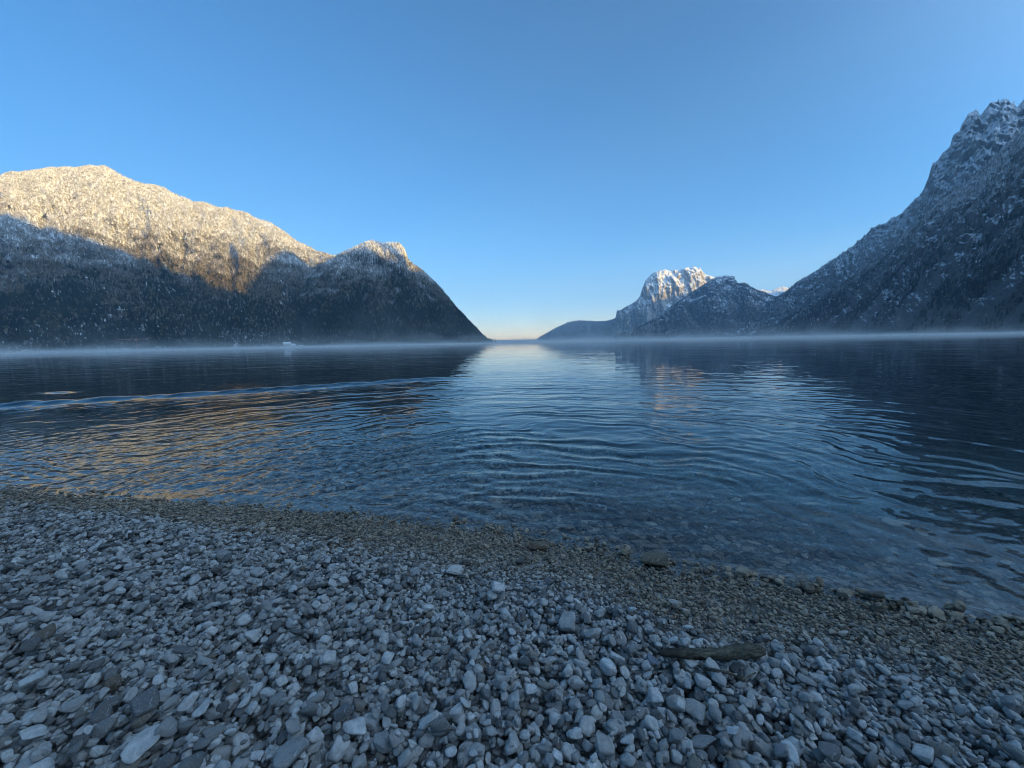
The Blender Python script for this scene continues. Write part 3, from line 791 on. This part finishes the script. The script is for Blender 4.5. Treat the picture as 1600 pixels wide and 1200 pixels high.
STONES = [  # px, py, width px, height px, tone, aspect, label
 (222, 1181, 74, 48, 'pale', .30, "largest pale stone, broad and flat topped, at the bottom left edge of the gravel"),
 (178, 1084, 38, 32, 'brown', .75, "brown angular stone standing out among grey pebbles, left foreground"),
 (55, 1081, 46, 28, 'pale', .5, "pale blue grey stone near the left edge, left of the brown angular stone"),
 (54, 1156, 50, 28, 'pale', .4, "pale flat stone with a slanted top by the lower left corner"),
 (262, 1140, 42, 38, 'mid', .7, "dark blocky stone just above the largest pale flat stone"),
 (226, 1102, 58, 30, 'dark', .45, "long low dark stone just right of the brown angular stone"),
 (160, 1115, 46, 32, 'dark', .5, "dark blue grey stone just below the brown angular stone"),
 (317, 1122, 38, 20, 'pale', .4, "pale flat pebble right of the dark blocky stone"),
 (395, 1008, 27, 26, 'pale', .6, "pale rounded pebble with a slanting face in the left middle of the beach"),
 (320, 1039, 34, 20, 'grey', .5, "oval grey pebble with a thin dark slab leaning at its left"),
 (290, 1036, 44, 14, 'dark', .22, "thin dark slab leaning on the oval grey pebble"),
 (246, 1004, 16, 15, 'purple', .6, "small purple brown pebble in the left foreground"),
 (68, 1000, 46, 18, 'brown', .35, "long brown stone lying near the left edge of the beach"),
 (668, 1141, 42, 44, 'pale', .42, "smooth pale five sided stone in the bottom middle, right of the white lumpy one"),
 (557, 1151, 46, 38, 'white', .6, "white lumpy stone, brightest in the bottom middle"),
 (519, 1070, 24, 40, 'dark', .35, "dark wedge shaped stone pointing down towards the viewer"),
 (458, 1182, 76, 56, 'mid', .35, "largest dark stone, a sloping slab cut by the bottom edge"),
 (597, 1173, 36, 34, 'mid', .75, "rounded banded grey stone just below the white lumpy stone"),
 (535, 1128, 38, 30, 'dark', .6, "dark round backed stone just above the white lumpy stone"),
 (459, 1142, 30, 30, 'mid', .6, "round grey stone right above the largest dark slab"),
 (628, 1103, 21, 20, 'white', .65, "small white knobbly pebble above the smooth five sided stone"),
 (726, 1101, 24, 24, 'pale', .5, "pale triangular pebble in the bottom middle"),
 (515, 1035, 26, 22, 'pale', .6, "pale angular pebble above the dark wedge shaped stone"),
 (711, 901, 30, 15, 'pale', .5, "pale oval pebble at the upper edge of the coarse gravel bank"),
 (780, 930, 23, 26, 'white', .7, "upright whitish pebble where coarse gravel meets fine grit"),
 (883, 975, 36, 22, 'grey', .5, "pale grey box shaped stone in the middle of the beach"),
 (899, 1166, 29, 28, 'white', .7, "bright white rounded stone near the bottom centre"),
 (872, 1187, 22, 30, 'white', .4, "long white leaning pebble below the bright white rounded stone"),
 (980, 1166, 25, 30, 'pale', .65, "mottled white and grey egg shaped stone at the bottom centre"),
 (1065, 1104, 24, 26, 'pale', .6, "pale speckled pebble below the driftwood stick"),
 (1122, 1077, 30, 20, 'grey', .7, "smooth round grey pebble just below the driftwood stick"),
 (992, 1032, 30, 26, 'mid', .5, "grey angular pebble left of the driftwood stick"),
 (1020, 1050, 22, 22, 'blue', .7, "bluish pebble just under the dark end of the driftwood stick"),
 (965, 1034, 28, 22, 'pale', .6, "pale humped pebble two stones left of the driftwood stick"),
 (1053, 1005, 19, 13, 'white', .6, "white pointed pebble behind the dark end of the driftwood stick"),
 (1145, 1146, 28, 25, 'white', .55, "white slanted stone between the driftwood stick and the bottom edge"),
 (1135, 1165, 23, 23, 'mid', .8, "squarish grey stone just below the white slanted stone"),
 (1100, 1166, 54, 38, 'mid', .28, "long grey slab slanting down near the bottom centre right"),
 (1229, 1047, 25, 27, 'white', .7, "brightest white stone right of the driftwood stick"),
 (1260, 1071, 36, 20, 'mid', .45, "dark oval stone right below the brightest white stone"),
 (1297, 1075, 28, 28, 'grey', .6, "pitted grey stone right of the dark oval stone"),
 (1442, 1180, 40, 30, 'pale', .5, "pale wedge shaped stone at the bottom right"),
 (1292, 1182, 54, 28, 'dark', .55, "dark elongated rounded stone cut by the bottom right edge"),
 (1542, 1115, 26, 25, 'pale', .7, "pale round stone near the right edge of the gravel"),
 (1575, 1108, 36, 24, 'mid', .5, "grey broad stone touching the pale round one at the right edge"),
 (1415, 1111, 30, 24, 'grey', .55, "pale grey three cornered stone on the right of the beach"),
 (1519, 1111, 21, 20, 'pale', .7, "small pale cube like pebble left of the pale round stone"),
 (1221, 1173, 36, 36, 'mid', .45, "smooth grey tongue shaped stone at the bottom right of centre"),
 (844, 856, 38, 16, 'brown', .30, "flat brown stone half way up the fine grit by the water"),
 (1019, 880, 54, 16, 'olive', .22, "flat olive slab lying at the waterline"),
 (1015, 853, 32, 12, 'grey', .3, "grey flat stone at the very edge of the water above the olive slab"),
 (1163, 897, 30, 14, 'grey', .45, "smooth grey stone at the waterline right of the olive slab"),
 (1252, 898, 30, 17, 'grey', .55, "pale rounded cobble on the waterline"),
 (1302, 906, 22, 16, 'olive', .75, "greenish pointed cobble on the waterline, right of the pale rounded cobble"),
 (1395, 821, 30, 11, 'pale', .3, "pale flat stone under the shallow water on the right"),
 (1467, 883, 36, 13, 'pale', .2, "pale pointed slab under water near the right edge"),
 (1507, 930, 28, 11, 'pale', .25, "pale slab under shallow water closest to the right hand waterline"),
 (1278, 809, 36, 20, 'yellow', .7, "yellowish boulder under the water beside the ledge"),
 (1447, 838, 44, 20, 'grey', .4, "grey slab leaning on the underwater ledge"),
 (1210, 788, 70, 20, 'mid', .35, "long low rock just under the surface at the start of the ledge"),
 (1253, 832, 24, 14, 'brown', .6, "reddish brown stone under the shallow water"),
]
def place_stones():
    rr = random.Random(21)
    for i, (px, py, w, hpx, tone, flat, label) in enumerate(STONES):
        p = ground_hit(px, py); dep = project(p)[2]; sub = p[2] < -.01 and py < 950 and 'water' in label
        if sub:                                              # seen through the surface: follow the bent ray to the bed
            d = ray(px, py); d = d / np.linalg.norm(d); q0 = np.array([0, 0, CAM_Z]) + d * (CAM_Z / -d[2])
            hl = math.hypot(d[0], d[1]); sn_ = hl / 1.333; cs_ = math.sqrt(1 - sn_ ** 2); dr = np.array([d[0] / hl * sn_, d[1] / hl * sn_, -cs_])
            p = q0.copy()
            while p[2] > bed_z(p[0], p[1]) + .01: p = p + dr * .004
        a = w / FPX * dep / 2 * ACOS(px, py) ** .85
        el = math.atan2(CAM_Z - p[2], math.hypot(p[0], p[1]))
        hh = hpx / FPX * dep / 2                             # apparent half height = mix of depth extent and thickness
        c = a * flat * .8
        b = min(max((hh ** 2 - (c * math.cos(el)) ** 2), (.3 * hh) ** 2) ** .5 / max(math.sin(el), .25), a * 1.0)
        az = math.atan2(p[0], p[1])
        yaw = -az + rr.uniform(-.25, .25)
        res = drop(p[0], p[1], a, b, c, yaw, sink=.30)
        if not res: print("off map", label); continue
        z, gx_, gy_ = res
        if sub: z = min(z, -.03 - c)
        me = pebble_shape(500 + i, 4, 6 + i % 4, 11 + (i * 3) % 9, aspect=(a, b, c), name="stone")
        # the material's pattern is laid out in stone radii
        o = link("stone", me, None, category="stone", label=label, group="single stones on the gravel beach")
        me.materials.append(stone_obj_mat(tone, a))
        n = Vector((-gx_, -gy_, 1)).normalized()
        q = Vector((0, 0, 1)).rotation_difference(n)
        o.rotation_mode = 'QUATERNION'
        o.rotation_quaternion = q @ Euler((0, 0, yaw)).to_quaternion()
        o.location = (p[0], p[1], z)
        # drop pebbles that would poke through the stone's middle
        for k in range(len(placed) - 1, -1, -1):
            q_ = placed[k]
            if abs(q_[0] - p[0]) < a and abs(q_[1] - p[1]) < a * 1.3 and q_[2] + q_[5] > z + c * .9 and math.hypot(q_[0] - p[0], q_[1] - p[1]) < max(a, b) * .8: placed.pop(k)
def stone_obj_mat(tone, a):
    key = (tone, round(math.log(a) * 3))
    if key in _sm: return _sm[key]
    m = stone_material("stone_" + tone, False, C(*TONES[tone]))
    # scale the Object coordinates to stone radii
    nt = m.node_tree
    tc = [n for n in nt.nodes if n.type == 'TEX_COORD'][0]
    mp = nt.nodes.new('ShaderNodeMapping'); mp.inputs['Scale'].default_value = (1 / a,) * 3
    outs = [l.to_socket for l in nt.links if l.from_node == tc]
    nt.links.new(tc.outputs['Object'], mp.inputs['Vector'])
    for s_ in outs: nt.links.new(mp.outputs[0], s_)
    _sm[key] = m
    return m
place_stones()

def ledge():
    pts = [(1165, 772), (1200, 783), (1250, 796), (1310, 806), (1370, 813), (1430, 822), (1490, 836), (1550, 858), (1600, 880)]
    P = []
    for px, py in pts:
        d = ray(px, py); t = -CAM_Z / d[2]; P.append((d[0] * t, d[1] * t))
    P = np.array(P); nu, nv = 220, 60
    t = np.linspace(0, len(P) - 1, nu); cx_ = np.interp(t, range(len(P)), P[:, 0]); cy_ = np.interp(t, range(len(P)), P[:, 1])
    v = np.linspace(-1, 1, nv); tx = np.gradient(cx_); ty = np.gradient(cy_); ln = np.hypot(tx, ty); nx, ny = -ty / ln, tx / ln
    w = (.20 + .09 * noise2(t * 1.1, t * 0, 90)) * np.sin(np.pi * np.clip(np.arange(nu) / (nu - 1), 0.02, .98)) ** .35
    X = cx_[:, None] + nx[:, None] * v[None] * w[:, None]; Y = cy_[:, None] + ny[:, None] * v[None] * w[:, None]
    X = X + .03 * fbm(X * 6, Y * 6, 3, 91); Y = Y + .03 * fbm(X * 6 + 9, Y * 6, 3, 92)
    lay = np.round((fbm(X * 2.2, Y * 3.2, 3, 93) + 1) * 3) / 3
    top = -.055 + .03 * (lay - 1) + .018 * fbm(X * 9, Y * 9, 4, 94)
    edge = (1 - np.abs(v)[None] ** 5)
    Z = np.minimum(top, -.022) * edge + (bed_z(X, Y) - .08) * (1 - edge)
    me = mesh_np("rock_ledge", np.stack([X, Y, Z], -1).reshape(-1, 3), grid_faces(nu, nv))
    if me.polygons[nu // 2].normal.z < 0: me.flip_normals()
    link("rock_ledge", me, stone_material("algae_stained_rock", False, C(.065, .058, .034)), category="rock ledge",
         label="long brownish rock ledge lying just under the water surface on the right")
ledge()

def emit_pebbles():
    A = np.array(placed); m = len(A); rng = np.random.default_rng(3)
    rot = np.zeros((m, 3))
    for i, q in enumerate(A):
        n = Vector((-q[7], -q[8], 1)).normalized()
        e = (Vector((0, 0, 1)).rotation_difference(n) @ Euler((rng.normal(0, .16), rng.normal(0, .16), q[6])).to_quaternion()).to_euler()
        rot[i] = e[:]
    flip = rng.random(m) < .5
    idx = rng.integers(0, len(PEB), m)
    scl = A[:, 3:6].copy()
    under = shore_signed(A[:, 0], A[:, 1]) < -.02
    for nm, msk, lab in (("gravel", ~under, "blue grey limestone gravel covering the beach"), ("lake_bed_stones", under, "stones and gravel lying on the lake bed under shallow water")):
        scatter(nm, PEB, A[msk, :3], rot[msk], scl[msk], idx[msk], M_PEB, {'tone': A[msk, 9]}, kind='stuff', label=lab)
emit_pebbles()
print("emit", time.time() - T0)

# ------------------------------------------------------------------ driftwood stick
def bark_material():
    s = NT("wet_driftwood_bark")
    tc = s.n('TexCoord'); vec = tc.outputs['Object']
    mp = s.n('Mapping', {'Scale': (18., 90., 90.)}); s.set(mp.inputs['Vector'], vec)
    n = s.noise(mp, 1., 5, .65, .4); n2 = s.noise(vec, 45., 4, .6)
    sx = s.n('SeparateXYZ'); s.set(sx.inputs[0], vec)
    col = s.ramp(n, [(.3, (.02, .017, .012)), (.5, (.09, .078, .055)), (.72, (.24, .21, .15))])
    col = s.mix(s.rng(n2, .5, .7, 0, .6), col, C(.075, .08, .05))
    col = s.mix(s.rng(sx.outputs[0], -.10, -.01, .8, 0.), col, C(.012, .011, .010))
    s.pbsdf(col, .75, s.bump(n, .9, .004), spec=.3)
    return s.m
M_BARK = bark_material()
def tube(path, radii, seg=18, seed=1, rough=.16):
    r = np.random.default_rng(seed); path = np.array(path, float); n = len(path)
    V = []; F = []
    for i in range(n):
        t = path[min(i + 1, n - 1)] - path[max(i - 1, 0)]; t /= np.linalg.norm(t)
        up = np.array([0, 0, 1.]); s_ = np.cross(t, up); s_ /= np.linalg.norm(s_); u = np.cross(s_, t)
        for k in range(seg):
            a = 2 * math.pi * k / seg
            rr = radii[i] * (1 + rough * float(fbm(np.array(i * .35 + seed), np.array(k * .9), 3, seed)))
            V.append(path[i] + (s_ * math.cos(a) + u * math.sin(a)) * rr)
    F4 = [(i * seg + k, i * seg + (k + 1) % seg, (i + 1) * seg + (k + 1) % seg, (i + 1) * seg + k) for i in range(n - 1) for k in range(seg)]
    V.append(path[0]); V.append(path[-1]); b = n * seg
    F3 = [(b, (k + 1) % seg, k) for k in range(seg)] + [(b + 1, (n - 1) * seg + k, (n - 1) * seg + (k + 1) % seg) for k in range(seg)]
    return V, F4, F3
def stick():
    A = ground_hit(1028, 1038); B = ground_hit(1188, 1048)
    d = B - A; L = float(np.linalg.norm(d[:2])); yaw = math.atan2(d[1], d[0]); mid = (A + B) / 2
    i0 = int((mid[0] - HX0) / CELL); j0 = int((mid[1] - HY0) / CELL)
    zt = float(np.percentile(H[i0 - 25:i0 + 25, j0 - 4:j0 + 4], 85))
    root = link("driftwood_stick", None, None, category="stick", label="dark wet driftwood stick with a thicker greenish end, lying on the gravel")
    root.location = (mid[0], mid[1], zt); root.rotation_euler = (0, 0, yaw)
    n = 40; t = np.linspace(0, 1, n)
    x = -L / 2 + L * t; z = .018 + .055 * (t - .42) ** 2 + .002 * np.sin(t * 9); y = .010 * np.sin(t * 3.1) - .012 * t
    rad = np.interp(t, [0, .04, .25, .55, .8, .93, 1], [.003, .009, .0125, .014, .0185, .017, .010])
    V, F4, F3 = tube(np.stack([x, y, z], 1), rad, 18, 5, .5)
    link("stem", mesh_np("stem", V, F4, F3), M_BARK, root)
    V, F4, F3 = tube([(-L * .30, -.004, .008), (-L * .295, -.016, .002), (-L * .28, -.032, -.008), (-L * .275, -.045, -.016)], [.006, .006, .005, .003], 10, 8)
    link("twig", mesh_np("twig", V, F4, F3), M_BARK, root)
    V, F4, F3 = tube([(L * .30, -.010, .030), (L * .305, -.013, .038), (L * .31, -.015, .042)], [.007, .005, .002], 10, 9)
    link("knot", mesh_np("knot", V, F4, F3), M_BARK, root)
    root2 = link("twig", None, None, category="twig", label="thin curved bare twig under the driftwood stick, pointing to the lower right")
    P = [ground_hit(px, py) for px, py in [(1100, 1046), (1120, 1050), (1140, 1060), (1160, 1068), (1180, 1072)]]
    P = np.array(P); c0 = P.mean(0); P[:, 2] = np.maximum(P[:, 2], c0[2] - .004) + .004
    root2.location = c0
    V, F4, F3 = tube(P - c0, [.005, .0045, .004, .003, .002], 10, 12)
    link("stem", mesh_np("twig_stem", V, F4, F3), M_BARK, root2)
stick()

# ------------------------------------------------------------------ far shore things
def flat_mat(name, col, rough=.7):
    s = NT(name); tc = s.n('TexCoord'); n = s.noise(tc.outputs['Object'], .6, 4, .6)
    c = s.mix(s.rng(n, .3, .7), C(*[k * .8 for k in col]), C(*col)); s.pbsdf(c, rough, None, spec=.3); return s.m
def boxes(lst):
    V = []; F = []
    for (x0, y0, z0, x1, y1, z1) in lst:
        b = len(V); V += [(x0, y0, z0), (x1, y0, z0), (x1, y1, z0), (x0, y1, z0), (x0, y0, z1), (x1, y0, z1), (x1, y1, z1), (x0, y1, z1)]
        F += [(b, b + 3, b + 2, b + 1), (b + 4, b + 5, b + 6, b + 7), (b, b + 1, b + 5, b + 4), (b + 1, b + 2, b + 6, b + 5), (b + 2, b + 3, b + 7, b + 6), (b + 3, b, b + 4, b + 7)]
    return V, F
M_CR = flat_mat("rusty_red_paint", (.42, .16, .13)); M_HW = flat_mat("pale_render", (.62, .60, .56)); M_SN = flat_mat("roof_snow", (.80, .81, .83), .9)
M_HB = flat_mat("dark_timber", (.10, .07, .05)); M_GL = flat_mat("dark_window_glass", (.03, .035, .04), .15); M_HR = flat_mat("lower_render", (.35, .36, .37))
def lattice(p0, p1, w, bays, r=.35):
    p0 = np.array(p0, float); p1 = np.array(p1, float); d = p1 - p0; d /= np.linalg.norm(d)
    s_ = np.cross(d, (0, 1, 0.01)); s_ /= np.linalg.norm(s_); u = np.cross(s_, d)
    V = []; F4 = []; F3 = []
    def bar(a, b):
        nonlocal V, F4, F3
        v, f4, f3 = tube([a, b], [r, r], 5, 1, 0.)
        o = len(V); V += list(v); F4 += [tuple(i + o for i in f) for f in f4]; F3 += [tuple(i + o for i in f) for f in f3]
    cs = [(s_ * a + u * b) * w / 2 for a, b in ((1, 1), (1, -1), (-1, -1), (-1, 1))]
    for c in cs: bar(p0 + c, p1 + c)
    for k in range(bays):
        a = p0 + (p1 - p0) * k / bays; b = p0 + (p1 - p0) * (k + 1) / bays
        for q in range(4): bar(a + cs[q], b + cs[(q + 1) % 4])
    return mesh_np("lattice", V, F4, F3, smooth=False)
def shore_things():
    # tower crane beside the left shore, in front of the dark forest
    Y = 1010.; top = at_depth(213, 530.5, Y); s_ = Y / FPX
    r = link("tower_crane", None, None, category="crane", label="reddish tower crane on the left far shore, jib level in front of the dark forest")
    r.location = (top[0], top[1], 0)
    H_ = top[2]; Lj = 30 * s_; Rj = 18 * s_
    link("mast", lattice((0, 0, -1), (0, 0, H_), 1.8, 10, .28), M_CR, r)
    link("jib", lattice((.9, 0, H_ + 1), (-Lj, 0, H_ + 1), 1.6, 16, .28), M_CR, r)
    link("counter_jib", lattice((.9, 0, H_ + 1), (Rj, 0, H_ + 1), 1.6, 9, .28), M_CR, r)
    V, F = boxes([(Rj - 5, -1.1, H_ - 2.2, Rj - .5, 1.1, H_ + .4)]); link("counterweight", mesh_np("cw", V, F, smooth=False), M_HR, r)
    V, F = boxes([(-1.6, -2.6, H_ - 2.6, .6, -.95, H_ - .2)]); link("cab", mesh_np("cab", V, F, smooth=False), M_HW, r)
    link("tower_peak", lattice((0, 0, H_ + 1.8), (0, 0, H_ + 5.5), 1.0, 3, .22), M_CR, r)
    # houses
    def house(px, Y, w, h, dp, label, floors=2, mat=M_HW):
        p = at_depth(px, HOR(px), Y); z0 = .6
        r = link("house", None, None, category="house", label=label, group="houses on the far left shore")
        r.location = (p[0], p[1], z0); r.rotation_euler = (0, 0, math.atan2(-p[0], p[1]) * 1.0)
        V, F = boxes([(-w / 2, -dp / 2, -3, w / 2, dp / 2, h)])
        b = len(V); V += [(-w / 2, -dp / 2, h + .004), (w / 2, -dp / 2, h + .004), (w / 2, dp / 2, h + .004), (-w / 2, dp / 2, h + .004), (-w / 2, 0, h + dp * .28), (w / 2, 0, h + dp * .28)]
        link("wall", mesh_np("wall", V, F, [(b, b + 4, b + 3), (b + 1, b + 2, b + 5)], smooth=False), mat, r)
        e = .9; t = .35; rz = h + dp * .28
        Vr = []; Fr = []
        for sgn in (-1, 1):
            b = len(Vr); y1 = sgn * (dp / 2 + e); z1 = h - e * .56
            Vr += [(-w / 2 - e, 0, rz + .03), (w / 2 + e, 0, rz + .03), (w / 2 + e, y1, z1), (-w / 2 - e, y1, z1)]
            Vr += [(x, y, z + t) for x, y, z in Vr[b:b + 4]]
            Fr += [(b, b + 1, b + 2, b + 3), (b + 4, b + 7, b + 6, b + 5), (b, b + 4, b + 5, b + 1), (b + 1, b + 5, b + 6, b + 2), (b + 2, b + 6, b + 7, b + 3), (b + 3, b + 7, b + 4, b)]
        rf = link("roof", mesh_np("roof", Vr, Fr, smooth=False), M_SN, r)
        V, F = boxes([(w * .2, -1.6, rz - 1.2, w * .2 + 1.1, -.6, rz + 1.3)]); link("chimney", mesh_np("chimney", V, F, smooth=False), M_HR, rf)
        n = max(2, int(w / 4))
        for f in range(floors):
            for k in range(n):
                x = -w / 2 + (k + .5) * w / n; z = 1.0 + f * 2.9
                V, F = boxes([(x - .55, -dp / 2 - .03, z, x + .55, -dp / 2 - .012, z + 1.3)])
                link("window", mesh_np("window", V, F, smooth=False), M_GL, r)
    house(449, 1420, 24, 13.5, 17, "tallest pale house on the far shore, with snow on its wide roof", 4)
    house(459, 1425, 13, 8, 11, "grey wing with snowy roof attached right of the tallest pale house", 2, M_HR)
    house(457, 1395, 15, 3.2, 8, "lowest white boathouse at the water in front of the tallest pale house", 1)
    house(470, 1400, 14, 3.4, 8, "grey low boathouse at the water right of the tallest pale house", 1, M_HR)
    house(414, 1370, 8, 4.0, 7, "small pale hut standing alone on the shore left of the tall pale house", 1)
    house(197, 980, 11, 3.6, 7, "low white building at the foot of the tower crane", 1)
shore_things()

# ------------------------------------------------------------------ haze in the air, mist on the lake
def vol_mat(name, dens, col, aniso=.2):
    s = NT(name); v = s.n('VolumePrincipled', {'Color': C(*col), 'Density': dens, 'Anisotropy': aniso})
    s.t.links.new(v.outputs[0], s.out.inputs['Volume']); return s.m
V, F = boxes([(-14500, -14500, -60, 14500, 14500, 2600)])
# hull is wider than the scene: ground edges, lake and all mountains lie inside
V = [(x * .9, y * .9, 1850. if z > 0 else -90.) for x, y, z in V]
link("haze", mesh_np("haze", V, F, smooth=False), vol_mat("valley_haze", 6.5e-5, (.50, .76, 1.0)), kind='stuff')
def mist_layer(top, dens, seed, y0, wob, name="mist"):
    nx, ny = 220, 110
    t = np.linspace(-1.9, 1.9, nx); yy = np.geomspace(y0, 8800, ny)
    TT, YY = np.meshgrid(t, yy, indexing='ij'); X = TT * YY; Y = YY
    e = sst(0, .25, np.arange(ny) / (ny - 1))[None, :] * np.minimum(1, (1.9 - np.abs(TT)) * 4)
    n = fbm(X / 60 + seed, Y / 110, 4, seed, .6) + .9 * noise2(X / 260, Y / 420, seed + 4)
    Z = .35 + (top * (1 + wob * n)) * e; Z = np.maximum(Z, .37)
    V = np.stack([X, Y, Z], -1).reshape(-1, 3); B = V.copy(); B[:, 2] = .12 + .0 * B[:, 2]
    Ft = grid_faces(nx, ny); nV = len(V); Fb = Ft[:, ::-1] + nV
    loop = np.array([i * ny for i in range(nx)] + [(nx - 1) * ny + j for j in range(1, ny)] + [i * ny + ny - 1 for i in range(nx - 2, -1, -1)] + [j for j in range(ny - 2, 0, -1)])
    l2 = np.roll(loop, -1)
    W = np.stack([loop, loop + nV, l2 + nV, l2], 1)
    me = mesh_np(name, np.vstack([V, B]), np.vstack([Ft, Fb, W]))
    link(name, me, vol_mat("lake_mist", dens, (1.0, .98, .95), 0.), kind='stuff', label="thin morning mist lying on the far lake surface")
mist_layer(1.0, 3.6e-3, 3, 85, 1.8)
mist_layer(4.0, 8.5e-4, 9, 170, 3.2)
mist_layer(13, 2.6e-4, 14, 300, 5.0)
print("done", time.time() - T0)
